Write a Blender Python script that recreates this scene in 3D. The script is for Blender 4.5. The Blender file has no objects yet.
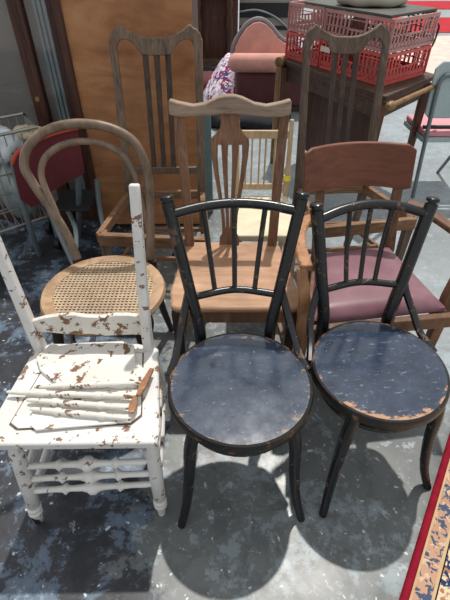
import bpy, math, random
from mathutils import Vector, Matrix
random.seed(7)
C = bpy.context.scene.collection
PI = math.pi
def R(a): return math.radians(a)
def S(r, g, b):
    f = lambda v: ((v/255)/12.92 if v/255 <= .04045 else ((v/255+.055)/1.055)**2.4)
    return (f(r), f(g), f(b), 1)

# ------------------------------------------------------------------ camera, world, sun
H, PITCH, FPX = 1.42, R(40), 433.0
cd = bpy.data.cameras.new('camera'); cam = bpy.data.objects.new('camera', cd); C.objects.link(cam)
cam.location = (0, 0, H); cam.rotation_euler = (R(90) - PITCH, 0, 0)
cd.sensor_fit = 'VERTICAL'; cd.sensor_height = 24; cd.lens = FPX/600*24; cd.clip_end = 200; cd.clip_start = .02
bpy.context.scene.camera = cam
w = bpy.data.worlds.new('sky'); bpy.context.scene.world = w; w.use_nodes = True
bg = w.node_tree.nodes['Background']; bg.inputs[1].default_value = .75
wt = w.node_tree; wc = wt.nodes.new('ShaderNodeTexCoord'); wx = wt.nodes.new('ShaderNodeSeparateXYZ'); wt.links.new(wc.outputs['Generated'], wx.inputs[0])
wr_ = wt.nodes.new('ShaderNodeValToRGB'); wt.links.new(wx.outputs[2], wr_.inputs[0]); wt.links.new(wr_.outputs[0], bg.inputs[0])
for e_, (p_, c_) in zip([wr_.color_ramp.elements[0], wr_.color_ramp.elements[1], wr_.color_ramp.elements.new(.35)], ((0, (.80, .78, .74, 1)), (1, (.58, .74, 1, 1)), (.35, (.90, .93, .97, 1)))): e_.position = p_; e_.color = c_
sd = bpy.data.lights.new('sun', 'SUN'); sun = bpy.data.objects.new('sun', sd); C.objects.link(sun)
sd.energy = 3.3; sd.angle = R(1.1); sd.color = (1, .95, .88)
sun.location = (1, 4, 9)
sun.rotation_euler = Vector((.10, .43, 1)).to_track_quat('Z', 'Y').to_euler()
vs = bpy.context.scene.view_settings
vs.view_transform = 'Standard'; vs.look = 'None'; vs.gamma = 1; vs.use_curve_mapping = False; vs.exposure = 0.0

# ------------------------------------------------------------------ where things stand: sight lines met with a known height or depth
cp, sp = math.cos(PITCH), math.sin(PITCH)
def W(u, v, z=0.0):
    a = (u-225)/FPX; b = (v-300)/FPX; d = Vector((a, cp-b*sp, -sp-b*cp)); t = (z-H)/d.z
    return Vector((d.x*t, d.y*t, z))
def WY(u, v, y):
    a = (u-225)/FPX; b = (v-300)/FPX; d = Vector((a, cp-b*sp, -sp-b*cp)); t = y/d.y
    return Vector((d.x*t, y, H+d.z*t))

# ------------------------------------------------------------------ materials
def mat(name, rough=.6, metal=0, spec=.5):
    m = bpy.data.materials.new(name); m.use_nodes = True
    nt = m.node_tree; b = nt.nodes['Principled BSDF']
    b.inputs['Roughness'].default_value = rough; b.inputs['Metallic'].default_value = metal
    b.inputs['Specular IOR Level'].default_value = spec
    return m, nt, b
def coords(nt, scale=(1, 1, 1), obj=True, rot=(0, 0, 0)):
    tc = nt.nodes.new('ShaderNodeTexCoord'); mp = nt.nodes.new('ShaderNodeMapping')
    mp.inputs['Scale'].default_value = scale; mp.inputs['Rotation'].default_value = rot
    nt.links.new(tc.outputs['Object'], mp.inputs[0]); return mp.outputs[0]
def noise(nt, vec, sc, det=5, rough=.6, dist=0):
    n = nt.nodes.new('ShaderNodeTexNoise'); n.inputs['Scale'].default_value = sc
    n.inputs['Detail'].default_value = det; n.inputs['Roughness'].default_value = rough; n.inputs['Distortion'].default_value = dist
    nt.links.new(vec, n.inputs['Vector']); return n.outputs['Fac']
def ramp(nt, fac, stops, const=False):
    r = nt.nodes.new('ShaderNodeValToRGB'); cr = r.color_ramp
    if const: cr.interpolation = 'CONSTANT'
    while len(cr.elements) < len(stops): cr.elements.new(.5)
    for e, (p, c) in zip(cr.elements, stops):
        e.position = p; e.color = c if isinstance(c, tuple) else (c, c, c, 1)
    nt.links.new(fac, r.inputs[0]); return r.outputs['Color']
def mix(nt, fac, a, b, mode='MIX'):
    m = nt.nodes.new('ShaderNodeMix'); m.data_type = 'RGBA'; m.blend_type = mode
    for s, v in ((0, fac), (6, a), (7, b)):
        if hasattr(v, 'links') or hasattr(v, 'is_linked'): nt.links.new(v, m.inputs[s])
        else: m.inputs[s].default_value = v
    return m.outputs[2]
def bump(nt, b, h, strength=.3, dist=.002):
    n = nt.nodes.new('ShaderNodeBump'); n.inputs['Strength'].default_value = strength; n.inputs['Distance'].default_value = dist
    nt.links.new(h, n.inputs['Height']); nt.links.new(n.outputs[0], b.inputs['Normal'])
def wood(name, dark, mid, light, grain=(40, 40, 3), rough=.55, blotch=3, spec=.4):
    m, nt, b = mat(name, rough, 0, spec)
    v = coords(nt, grain); g = noise(nt, v, 1.0, 6, .65, 1.2)
    v2 = coords(nt); bl = noise(nt, v2, blotch, 4, .6)
    c = ramp(nt, g, [(.3, dark), (.5, mid), (.72, light)])
    c2 = ramp(nt, bl, [(.3, .62), (.7, 1.0)])
    nt.links.new(mix(nt, 1.0, c, c2, 'MULTIPLY'), b.inputs['Base Color'])
    bump(nt, b, g, .25, .001); return m
def plain(name, col, rough=.6, metal=0, var=.2, sc=12, spec=.5):
    m, nt, b = mat(name, rough, metal, spec)
    n = noise(nt, coords(nt), sc, 5, .6)
    k = tuple(max(0, x*(1-var)) for x in col[:3])+(1,); l = tuple(min(1, x*(1+var)) for x in col[:3])+(1,)
    nt.links.new(ramp(nt, n, [(.3, k), (.7, l)]), b.inputs['Base Color']); return m
def worn(name, paint, paint2, under, amount=.38, sc=14, rough=.45, rub=(1, 1, 1), fleck=None, spec=.5, soft=.02, det=6):
    """paint layer with chips that show what is underneath"""
    m, nt, b = mat(name, rough, 0, spec)
    v = coords(nt, rub)
    n = noise(nt, v, sc, det, .65, .3)
    p = ramp(nt, noise(nt, coords(nt), 6, 5, .6), [(.35, paint), (.65, paint2)])
    msk = ramp(nt, n, [(amount-soft, 0.0), (amount+soft, 1.0)])
    c = mix(nt, msk, under, p)
    if fleck:
        n2 = noise(nt, coords(nt), fleck[1], 2, .5)
        c = mix(nt, ramp(nt, n2, [(fleck[2], 0.0), (fleck[2]+.02, 1.0)]), c, fleck[0])
    nt.links.new(c, b.inputs['Base Color'])
    r = ramp(nt, msk, [(0, min(1, rough+.3)), (1, rough)]); nt.links.new(r, b.inputs['Roughness'])
    bump(nt, b, msk, .4, .001); return m

M = {}
M['black_paint'] = worn('worn_black_paint', S(15, 16, 19), S(30, 31, 34), S(96, 76, 60), .38, 26, .27, fleck=(S(120, 118, 112), 200, .72))
M['black_paint_rubbed'] = worn('rubbed_black_paint', S(18, 17, 18), S(34, 29, 26), S(110, 80, 56), .43, 18, .4, fleck=(S(140, 135, 130), 200, .72))
def seat_mat(name, c1, c2, under, edge, r_in, r_out, frk):
    m, nt, b = mat(name, .15, 0, .95)
    v = coords(nt); n1 = noise(nt, v, 16, 8, .7); n2 = noise(nt, v, 70, 4, .6)
    c = ramp(nt, n1, [(.3, c1), (.7, c2)])
    ln = nt.nodes.new('ShaderNodeVectorMath'); ln.operation = 'LENGTH'; nt.links.new(v, ln.inputs[0])
    sub = nt.nodes.new('ShaderNodeMath'); sub.operation = 'MULTIPLY_ADD'; sub.inputs[1].default_value = 1; 
    if r_in > .304:
        sy_ = nt.nodes.new('ShaderNodeSeparateXYZ'); nt.links.new(v, sy_.inputs[0]); ma = nt.nodes.new('ShaderNodeMath'); ma.operation = 'MULTIPLY_ADD'; ma.inputs[1].default_value = -.17
        nt.links.new(sy_.outputs[1], ma.inputs[0]); nt.links.new(nt_len2d(nt, v), ma.inputs[2]); nt.links.new(ma.outputs[0], sub.inputs[0])
    else: nt.links.new(nt_len2d(nt, v), sub.inputs[0])
    nn = noise(nt, coords(nt, (1, 1.8, 1)), edge, 7, .7, .3); k = nt.nodes.new('ShaderNodeMath'); k.operation = 'MULTIPLY'; k.inputs[1].default_value = .20; nt.links.new(nn, k.inputs[0])
    nt.links.new(k.outputs[0], sub.inputs[2])
    msk = ramp(nt, sub.outputs[0], [(r_in, 0.0), (r_out, 1.0)])
    c = mix(nt, msk, c, under)
    f = noise(nt, v, frk, 5, .7); c = mix(nt, ramp(nt, f, [(.655, 0.0), (.68, .8)]), c, S(150, 158, 166))
    f2 = noise(nt, coords(nt, (1, 3.5, 1)), 24, 6, .75); lo2 = .60 if r_in > .304 else .63
    c = mix(nt, ramp(nt, f2, [(lo2, 0.0), (lo2+.02, .6)]), c, S(124, 134, 148))
    f3 = noise(nt, coords(nt, (1, 4.5, 1)), 13, 8, .8); c = mix(nt, ramp(nt, f3, [(.66 if r_in > .304 else .74, 0.0), (.68 if r_in > .304 else .76, .8)]), c, S(166, 128, 98))
    nt.links.new(c, b.inputs['Base Color']); bump(nt, b, n2, .10, .0006)
    nt.links.new(ramp(nt, n1, [(.3, .11), (.7, .18)]), b.inputs['Roughness']); return m
def nt_len2d(nt, v):
    mp = nt.nodes.new('ShaderNodeMapping'); mp.inputs['Scale'].default_value = (1, 1, 0); nt.links.new(v, mp.inputs[0])
    ln = nt.nodes.new('ShaderNodeVectorMath'); ln.operation = 'LENGTH'; nt.links.new(mp.outputs[0], ln.inputs[0]); return ln.outputs['Value']
M['seat_a'] = seat_mat('black_seat_a', S(42, 52, 68), S(64, 76, 94), S(128, 112, 98), 26, .300, .306, 90)
M['seat_b'] = seat_mat('black_seat_b', S(30, 40, 58), S(52, 66, 88), S(178, 138, 106), 11, .306, .311, 60)
M['white_paint'] = worn('chipped_white_paint', S(224, 223, 220), S(204, 202, 198), S(130, 100, 80), .40, 28, .5, soft=.008)
M['white_paint_clean'] = worn('white_paint', S(232, 232, 228), S(214, 212, 204), S(140, 110, 88), .375, 26, .45, soft=.008)
M['white_debris'] = worn('flaking_white_paint', S(224, 222, 215), S(206, 202, 194), S(122, 90, 68), .43, 30, .55, soft=.01)
M['groove'] = wood('dirty_groove', S(70, 56, 46), S(110, 92, 78), S(150, 134, 120), (30, 30, 30), .8)
M['broken_wood'] = wood('broken_wood', S(110, 72, 46), S(160, 112, 76), S(196, 150, 110))
M['bent'] = wood('bentwood_frame', S(92, 76, 62), S(134, 114, 96), S(160, 142, 124), (12, 12, 4), .42)
M['bent_dark'] = wood('dark_leg', S(30, 24, 22), S(48, 38, 34), S(66, 54, 46), (20, 20, 3), .4)
M['cane'] = wood('cane', S(172, 146, 116), S(204, 178, 146), S(220, 198, 170), (60, 60, 60), .6)
M['cane_rim'] = wood('cane_rim', S(150, 118, 88), S(186, 152, 118), S(204, 174, 142), (14, 14, 14), .5)
M['greybrown'] = wood('weathered_grey_brown_wood', S(82, 66, 54), S(116, 96, 80), S(142, 122, 102), (45, 45, 3), .6)
M['greybrown2'] = wood('dark_weathered_wood', S(72, 60, 50), S(100, 84, 72), S(126, 110, 95), (45, 45, 3), .6)
M['darkslat'] = wood('dark_stained_slat', S(48, 38, 32), S(72, 58, 49), S(98, 82, 70), (45, 45, 3), .6)
M['crestwood'] = wood('pale_worn_wood', S(124, 104, 88), S(160, 138, 120), S(186, 166, 148), (6, 60, 40), .6)
M['splatwood'] = wood('mid_brown_wood', S(98, 70, 50), S(134, 98, 74), S(158, 124, 98), (45, 45, 3), .55)
M['framewood'] = wood('seat_frame_wood', S(104, 74, 50), S(140, 104, 74), S(172, 138, 104), (5, 40, 40), .6)
M['seatwood'] = wood('bare_wood_seat', S(170, 126, 96), S(192, 150, 118), S(206, 168, 138), (3, 14, 14), .5, 6)
M['redwood'] = wood('red_brown_polished_wood', S(108, 62, 46), S(124, 74, 54), S(138, 88, 66), (4, 20, 40), .42)
M['armwood'] = wood('armchair_brown_wood', S(84, 58, 42), S(118, 84, 62), S(142, 108, 82), (30, 30, 5), .45)
M['sunlit_arm'] = wood('sunlit_arm_wood', S(140, 96, 64), S(178, 128, 90), S(200, 156, 116), (30, 30, 5), .5)  # paler copy of the armchair wood, sunlight put into its colour
M['darkwood'] = wood('dark_table_wood', S(52, 40, 33), S(82, 62, 50), S(110, 86, 70), (6, 40, 40), .6)
M['tableleg'] = wood('table_leg_wood', S(76, 46, 34), S(104, 66, 48), S(128, 88, 66), (40, 40, 4), .45)
M['ochre'] = wood('ochre_wood', S(120, 88, 54), S(158, 122, 80), S(180, 146, 104), (30, 30, 6), .5)
M['plywood'] = wood('plywood_face', S(150, 98, 62), S(184, 128, 86), S(208, 156, 112), (2.0, 2.2, 7), .55, 3.5)
M['door_frame'] = wood('dark_red_brown_frame', S(52, 30, 24), S(80, 48, 36), S(104, 68, 52), (40, 40, 3), .42)
M['palewood'] = wood('pale_pine', S(190, 160, 122), S(214, 188, 152), S(230, 208, 178), (40, 40, 4), .6)
M['chrome'] = plain('dull_steel_tube', S(150, 154, 156), .3, .85, .15)
M['wire'] = plain('grey_wire', S(160, 160, 155), .4, .6, .15)
M['greymetal'] = plain('grey_painted_tube', S(112, 122, 126), .4, .3, .15)
M['bluegrey'] = plain('pale_blue_grey_board', S(166, 184, 186), .5, 0, .08, 5)
M['teal'] = plain('teal_paint', S(112, 138, 142), .5, 0, .2, 8)
M['redcloth'] = plain('dark_red_cloth', S(84, 20, 27), .8, 0, .22, 9)
M['redtrim'] = plain('orange_red_trim', S(176, 62, 44), .6, 0, .15)
M['pinkvelvet'] = plain('pink_upholstery', S(206, 150, 138), .85, 0, .14, 9)
M['maroon'] = plain('maroon_upholstery', S(92, 50, 52), .8, 0, .2, 6)
M['piping'] = plain('grey_piping', S(126, 118, 122), .7, 0, .15)
M['blackcloth'] = plain('black_cloth', S(26, 27, 32), .85, 0, .3, 9)
M['greycloth'] = plain('pale_grey_cloth', S(176, 170, 158), .9, 0, .1, 7)
M['cream'] = plain('cream_material', S(216, 208, 180), .8, 0, .12, 12)
M['cardboard'] = worn('torn_cardboard', S(206, 194, 164), S(184, 170, 140), S(84, 70, 58), .4, 30, .8)
M['yellow'] = plain('yellow_tape', S(232, 214, 60), .6, 0, .05)
M['pinkseat'] = plain('pale_pink_vinyl', S(222, 150, 158), .5, 0, .06)
M['darkpanel'] = plain('grey_green_panel', S(74, 76, 68), .5, 0, .2)
M['black'] = plain('black_rubber', S(22, 22, 24), .5, 0, .2)
M['silver'] = plain('grey_plastic_sheet', S(150, 160, 158), .35, .2, .25, 7)
M['bluebag'] = plain('pale_blue_plastic', S(206, 214, 218), .3, 0, .1, 7)
M['redplastic'] = plain('red_crate_plastic', S(204, 84, 78), .45, 0, .12, 7)
M['fadedplastic'] = plain('faded_red_crate_plastic', S(186, 136, 132), .55, 0, .16, 7)
M['whitemark'] = plain('white_print', S(226, 206, 200), .6, 0, .05)
# pink vinyl seat
m, nt, b = mat('mauve_pink_vinyl', .42)
n = noise(nt, coords(nt), 5, 5, .6)
nt.links.new(ramp(nt, n, [(.3, S(104, 66, 76)), (.52, S(126, 86, 96)), (.75, S(142, 112, 118))]), b.inputs['Base Color']); M['pinkvinyl'] = m
# glass
m, nt, b = mat('clear_glass', .04)
for nd in list(nt.nodes):
    if nd.type == 'BSDF_PRINCIPLED': nt.nodes.remove(nd)
gl = nt.nodes.new('ShaderNodeBsdfGlossy'); gl.inputs['Roughness'].default_value = .06
tr = nt.nodes.new('ShaderNodeBsdfTransparent'); tr.inputs[0].default_value = (.88, .88, .88, 1)
mx = nt.nodes.new('ShaderNodeMixShader'); mx.inputs[0].default_value = .05
nt.links.new(tr.outputs[0], mx.inputs[1]); nt.links.new(gl.outputs[0], mx.inputs[2])
nt.links.new(mx.outputs[0], nt.nodes['Material Output'].inputs[0]); M['glass'] = m
# floor: worn grey painted concrete, navy patches with shade painted in to the left, white flecks, hairline scratches
m, nt, b = mat('worn_painted_concrete', .5)
v = coords(nt)
g1 = noise(nt, v, 1.6, 8, .62, .4); g2 = noise(nt, v, 9, 8, .7, .6)
base = ramp(nt, g1, [(.3, S(88, 92, 92)), (.5, S(106, 111, 111)), (.7, S(128, 133, 133))])
chip = noise(nt, v, 15, 12, .80); zone = noise(nt, v, 1.7, 3, .5)
cz = nt.nodes.new('ShaderNodeMath'); cz.operation = 'MULTIPLY_ADD'; cz.inputs[1].default_value = .55; nt.links.new(zone, cz.inputs[0]); nt.links.new(chip, cz.inputs[2])
base = mix(nt, ramp(nt, cz.outputs[0], [(.79, 0.0), (.83, .6)]), base, S(146, 160, 168))
base = mix(nt, ramp(nt, g2, [(.40, .5), (.50, 0.0)]), base, S(78, 82, 82))
sx = nt.nodes.new('ShaderNodeSeparateXYZ'); nt.links.new(v, sx.inputs[0])
def ramp_clamp(nt, val, lo, hi):
    q = nt.nodes.new('ShaderNodeMapRange'); q.inputs['From Min'].default_value = lo; q.inputs['From Max'].default_value = hi; nt.links.new(val, q.inputs[0]); return q.outputs[0]
def math_node(op, a, b_=None, c=None):
    n_ = nt.nodes.new('ShaderNodeMath'); n_.operation = op
    for i, q in enumerate((a, b_, c)):
        if q is None: continue
        if hasattr(q, 'is_linked'): nt.links.new(q, n_.inputs[i])
        else: n_.inputs[i].default_value = q
    return n_.outputs[0]
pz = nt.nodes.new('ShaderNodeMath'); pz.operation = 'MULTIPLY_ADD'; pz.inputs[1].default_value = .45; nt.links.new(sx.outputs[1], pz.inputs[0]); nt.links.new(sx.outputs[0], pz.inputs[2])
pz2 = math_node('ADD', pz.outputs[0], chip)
base = mix(nt, math_node('MULTIPLY', ramp_clamp(nt, pz2, 1.55, 2.2), .32), base, S(184, 196, 203))  # paler towards the right rear: sunlit floor put into the colour
# distance to the left of a slanting line: the old navy coat, darkened with the chairs' shade
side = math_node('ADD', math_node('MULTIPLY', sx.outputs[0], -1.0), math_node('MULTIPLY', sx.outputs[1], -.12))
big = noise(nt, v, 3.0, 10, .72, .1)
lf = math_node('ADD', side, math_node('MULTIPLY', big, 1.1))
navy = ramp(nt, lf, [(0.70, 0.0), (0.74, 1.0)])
navy_shade_col = ramp(nt, noise(nt, v, 4.5, 12, .76, .25), [(.40, S(34, 36, 41)), (.515, S(50, 54, 62)), (.525, S(82, 96, 112)), (.60, S(100, 116, 134)), (.61, S(132, 148, 160))])
base = mix(nt, navy, base, navy_shade_col)
fl = noise(nt, v, 34, 3, .6); flm = ramp(nt, fl, [(.66, 0.0), (.69, .9)])
base = mix(nt, flm, base, S(196, 206, 206))
fl2 = noise(nt, v, 11, 9, .75, .4); base = mix(nt, ramp(nt, fl2, [(.60, 0.0), (.63, .55)]), base, S(176, 190, 198))
dk = noise(nt, v, 7, 9, .7, .2); base = mix(nt, ramp(nt, dk, [(.30, .7), (.37, 0.0)]), base, S(62, 68, 72))
nt.links.new(base, b.inputs['Base Color'])
nt.links.new(ramp(nt, noise(nt, v, 4, 5, .6), [(.35, .30), (.7, .55)]), b.inputs['Roughness'])
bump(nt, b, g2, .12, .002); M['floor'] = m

def rug_mat(name, ground, cols, sc):
    m, nt, b = mat(name, .95, 0, .1)
    v = coords(nt)
    c = None
    n0 = noise(nt, v, sc*2, 2, .5)
    c = ramp(nt, n0, [(.4, ground), (.6, tuple(x*.86 for x in ground[:3])+(1,))])
    for i, (col, s_, lo) in enumerate(cols):
        vv = coords(nt, (1, 1, 1), rot=(0, 0, i*.7+.2)); mp = vv.node; mp.inputs['Location'].default_value = (i*3.1, i*1.7, 0)
        wv = nt.nodes.new('ShaderNodeTexVoronoi'); wv.inputs['Scale'].default_value = sc*s_; nt.links.new(vv, wv.inputs['Vector'])
        nn = noise(nt, vv, sc*s_*1.3, 2, .5, 1.5)
        k = math_node_nt(nt, 'SUBTRACT', nn, math_node_nt(nt, 'MULTIPLY', wv.outputs['Distance'], .35))
        c = mix(nt, ramp(nt, k, [(lo, 0.0), (lo+.02, 1.0)]), c, col)
    nt.links.new(c, b.inputs['Base Color']); bump(nt, b, noise(nt, v, 600, 2, .5), .5, .001); return m
def math_node_nt(nt, op, a, b_):
    n_ = nt.nodes.new('ShaderNodeMath'); n_.operation = op
    for i, q in enumerate((a, b_)):
        if hasattr(q, 'is_linked'): nt.links.new(q, n_.inputs[i])
        else: n_.inputs[i].default_value = q
    return n_.outputs[0]
M['rug_cream'] = rug_mat('rug_field', S(206, 192, 162), [(S(166, 116, 86), 30, .37), (S(44, 58, 92), 26, .40)], 1)
M['rug_peach'] = rug_mat('rug_border', S(184, 146, 122), [(S(200, 176, 148), 30, .40), (S(72, 86, 108), 34, .36)], 1)
M['rug_red'] = plain('rug_edge_red', S(132, 24, 42), .9, 0, .2, 30, .1)
M['rug_black'] = plain('rug_line_black', S(34, 30, 34), .95, 0, .1, 12, .1)
M['rug_tan'] = plain('rug_line_tan', S(190, 164, 128), .95, 0, .1, 12, .1)
M['patterned'] = rug_mat('lilac_patterned_cloth', S(206, 190, 208), [(S(150, 50, 86), 12, .34), (S(240, 232, 238), 14, .36), (S(96, 74, 130), 13, .42)], 1)
M['far_red'] = plain('far_rug_red', S(176, 52, 60), .95, 0, .15, 3, .1)
M['far_cream'] = plain('far_rug_cream', S(214, 196, 186), .95, 0, .14, 6, .1)

# ------------------------------------------------------------------ mesh helpers
class MB:
    def __init__(s): s.v = []; s.f = []
    def add(s, vs_, fs):
        k = len(s.v); s.v += [Vector(p) for p in vs_]; s.f += [tuple(i+k for i in f) for f in fs]; return s
    def rings(s, rings, closed=False, cap=True):
        n = len(rings[0]); k = len(s.v)
        for r in rings: s.v += [Vector(p) for p in r]
        m_ = len(rings)
        for i in range(m_ if closed else m_-1):
            a = k+i*n; b_ = k+((i+1) % m_)*n
            for j in range(n):
                j2 = (j+1) % n; s.f.append((a+j, a+j2, b_+j2, b_+j))
        if cap and not closed:
            s.f.append(tuple(k+j for j in reversed(range(n)))); s.f.append(tuple(k+(m_-1)*n+j for j in range(n)))
        return s
    def sweep(s, pts, sec, closed=False, side=None):
        """pts with a section each; sec(i) -> list of (a, b) along side/normal axes"""
        pts = [Vector(p) for p in pts]; n = len(pts); rs = []
        prev = None
        for i, p in enumerate(pts):
            if closed: t = pts[(i+1) % n]-pts[i-1]
            else: t = pts[min(i+1, n-1)]-pts[max(i-1, 0)]
            t.normalize()
            if side is not None: a = Vector(side)-t*Vector(side).dot(t)
            elif prev is None:
                a = Vector((1, 0, 0)) if abs(t.x) < .8 else Vector((0, 1, 0)); a = a-t*a.dot(t)
            else: a = prev-t*prev.dot(t)
            a.normalize(); prev = a; b_ = t.cross(a)
            rs.append([p+a*x+b_*y for x, y in sec(i)])
        return s.rings(rs, closed)
    def tube(s, pts, r, seg=10, closed=False, side=None, flat=1.0):
        rr = r if isinstance(r, (list, tuple)) else [r]*len(pts)
        return s.sweep(pts, lambda i: [(rr[i]*math.cos(2*PI*j/seg), rr[i]*flat*math.sin(2*PI*j/seg)) for j in range(seg)], closed, side)
    def bar(s, pts, wd, dp, side=None, closed=False):
        ww = wd if isinstance(wd, (list, tuple)) else [wd]*len(pts); dd = dp if isinstance(dp, (list, tuple)) else [dp]*len(pts)
        return s.sweep(pts, lambda i: [(-ww[i]/2, -dd[i]/2), (ww[i]/2, -dd[i]/2), (ww[i]/2, dd[i]/2), (-ww[i]/2, dd[i]/2)], closed, side or (1, 0, 0))
    def box(s, lo, hi):
        (x0, y0, z0), (x1, y1, z1) = lo, hi
        return s.add([(x0, y0, z0), (x1, y0, z0), (x1, y1, z0), (x0, y1, z0), (x0, y0, z1), (x1, y0, z1), (x1, y1, z1), (x0, y1, z1)],
                     [(3, 2, 1, 0), (4, 5, 6, 7), (0, 1, 5, 4), (1, 2, 6, 5), (2, 3, 7, 6), (3, 0, 4, 7)])
    def lathe(s, p, q, prof, seg=14):
        p = Vector(p); q = Vector(q)
        return s.tube([p+(q-p)*t for t, _ in prof], [r for _, r in prof], seg)
    def prism(s, poly, z0, z1):
        """flat outline (counter-clockwise x, y) given thickness from z0 to z1"""
        n = len(poly)
        return s.add([(x, y, z0) for x, y in poly]+[(x, y, z1) for x, y in poly],
                     [tuple(reversed(range(n))), tuple(range(n, 2*n))]+[(i, (i+1) % n, n+(i+1) % n, n+i) for i in range(n)])
    def board(s, cols, yf, th):
        """upright board from columns (x, z bottom, z top); yf(x, z) is its front face, th its thickness"""
        k = 4; grid = []
        for x, a, b_ in cols:
            col = [(x, a+(b_-a)*j/k) for j in range(k+1)]
            fr = [Vector((x, yf(x, z), z)) for x, z in col]; bk = [Vector((x, yf(x, z)+th, z)) for x, z in reversed(col)]
            grid.append(fr+bk)
        return s.rings(grid)
    def revolve(s, prof, c=(0, 0), seg=48, sx_=1, sy_=1, closed=True):
        """profile (r, z) turned about a vertical axis at c"""
        rs = [[(c[0]+r*sx_*math.cos(2*PI*j/seg), c[1]+r*sy_*math.sin(2*PI*j/seg), z) for r, z in prof] for j in range(seg)]
        return s.rings(rs, closed=True)
    def disc(s, r, z0, z1, c=(0, 0), seg=48, crown=0.0, nr=6):
        k = len(s.v); rings = []
        for i in range(nr, 0, -1):
            q = r*i/nr; rings.append([(c[0]+q*math.cos(2*PI*j/seg), c[1]+q*math.sin(2*PI*j/seg), z1+crown*(1-(i/nr)**2)) for j in range(seg)])
        rings.insert(0, [(c[0]+r*math.cos(2*PI*j/seg), c[1]+r*math.sin(2*PI*j/seg), z0) for j in range(seg)])
        return s.rings(rings)
    def build(s, name, m, parent=None, bevel=0, subdiv=0, sharp=38, solid=0):
        me = bpy.data.meshes.new(name); org = parent_world(parent)
        me.from_pydata([tuple(p-org) for p in s.v], [], s.f); me.validate(); me.update()
        o = bpy.data.objects.new(name, me); C.objects.link(o)
        ms = m if isinstance(m, (list, tuple)) else [m]
        for q in ms: me.materials.append(M[q] if isinstance(q, str) else q)
        import bmesh
        bm = bmesh.new(); bm.from_mesh(me); bmesh.ops.recalc_face_normals(bm, faces=bm.faces); bm.to_mesh(me); bm.free()
        for p in me.polygons: p.use_smooth = True
        me.set_sharp_from_angle(angle=R(sharp))
        if subdiv: q = o.modifiers.new('subdivision', 'SUBSURF'); q.levels = q.render_levels = subdiv
        if bevel: q = o.modifiers.new('bevel', 'BEVEL'); q.width = bevel; q.segments = 2; q.limit_method = 'ANGLE'; q.angle_limit = R(40); q.harden_normals = False
        if parent: o.parent = parent
        return o
ABS = {}
def parent_world(p):
    """meshes are written in the frame their root says: 'local' (relative to the base) or 'world' (absolute)"""
    if p is None or ABS.get(p.name) != 'world':
        if p is not None and p.parent is not None: return parent_world(p.parent)
        return Vector((0, 0, 0))
    return p.location.copy()
def thing(name, label, cat, loc=(0, 0, 0), rz=0, group=None, absolute=False):
    o = bpy.data.objects.new(name, None); C.objects.link(o); o.empty_display_size = .05
    o.location = loc; o.rotation_euler = (0, 0, rz); tag(o, label, cat, group)
    if absolute: ABS[o.name] = 'world'
    return o
def tag(o, label=None, cat=None, group=None, kind=None):
    for k, v_ in (('label', label), ('category', cat), ('group', group), ('kind', kind)):
        if v_: o[k] = v_
    return o
def lone(mb, name, m, label, cat, group=None, base=None, **kw):
    """a thing that is one mesh; origin moved to its base"""
    lo = Vector([min(p[i] for p in mb.v) for i in range(3)]); hi = Vector([max(p[i] for p in mb.v) for i in range(3)])
    o0 = Vector(((lo.x+hi.x)/2, (lo.y+hi.y)/2, lo.z)); mb.v = [p-o0 for p in mb.v]
    o = mb.build(name, m, None, **kw); o.location = o0; return tag(o, label, cat, group)
def spl(pts, n=8):
    """smooth curve through points (Catmull-Rom)"""
    P = [Vector(p) for p in pts]; P = [P[0]*2-P[1]]+P+[P[-1]*2-P[-2]]; out = []
    for i in range(1, len(P)-2):
        a, b_, c, d = P[i-1:i+3]
        for k in range(n):
            t = k/n; out.append(.5*((2*b_)+(c-a)*t+(2*a-5*b_+4*c-d)*t*t+(3*b_-a-3*c+d)*t**3))
    out.append(P[-2]); return out
def lerp_list(vals, n):
    m_ = len(vals)-1; return [vals[min(int(i/(n-1)*m_), m_-1)]*(1-(i/(n-1)*m_-min(int(i/(n-1)*m_), m_-1)))+vals[min(int(i/(n-1)*m_), m_-1)+1]*(i/(n-1)*m_-min(int(i/(n-1)*m_), m_-1)) for i in range(n)]

# ------------------------------------------------------------------ the ground and the market roof behind
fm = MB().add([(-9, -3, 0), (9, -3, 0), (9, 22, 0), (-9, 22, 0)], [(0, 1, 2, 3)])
tag(fm.build('floor', 'floor'), kind='structure')

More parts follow.
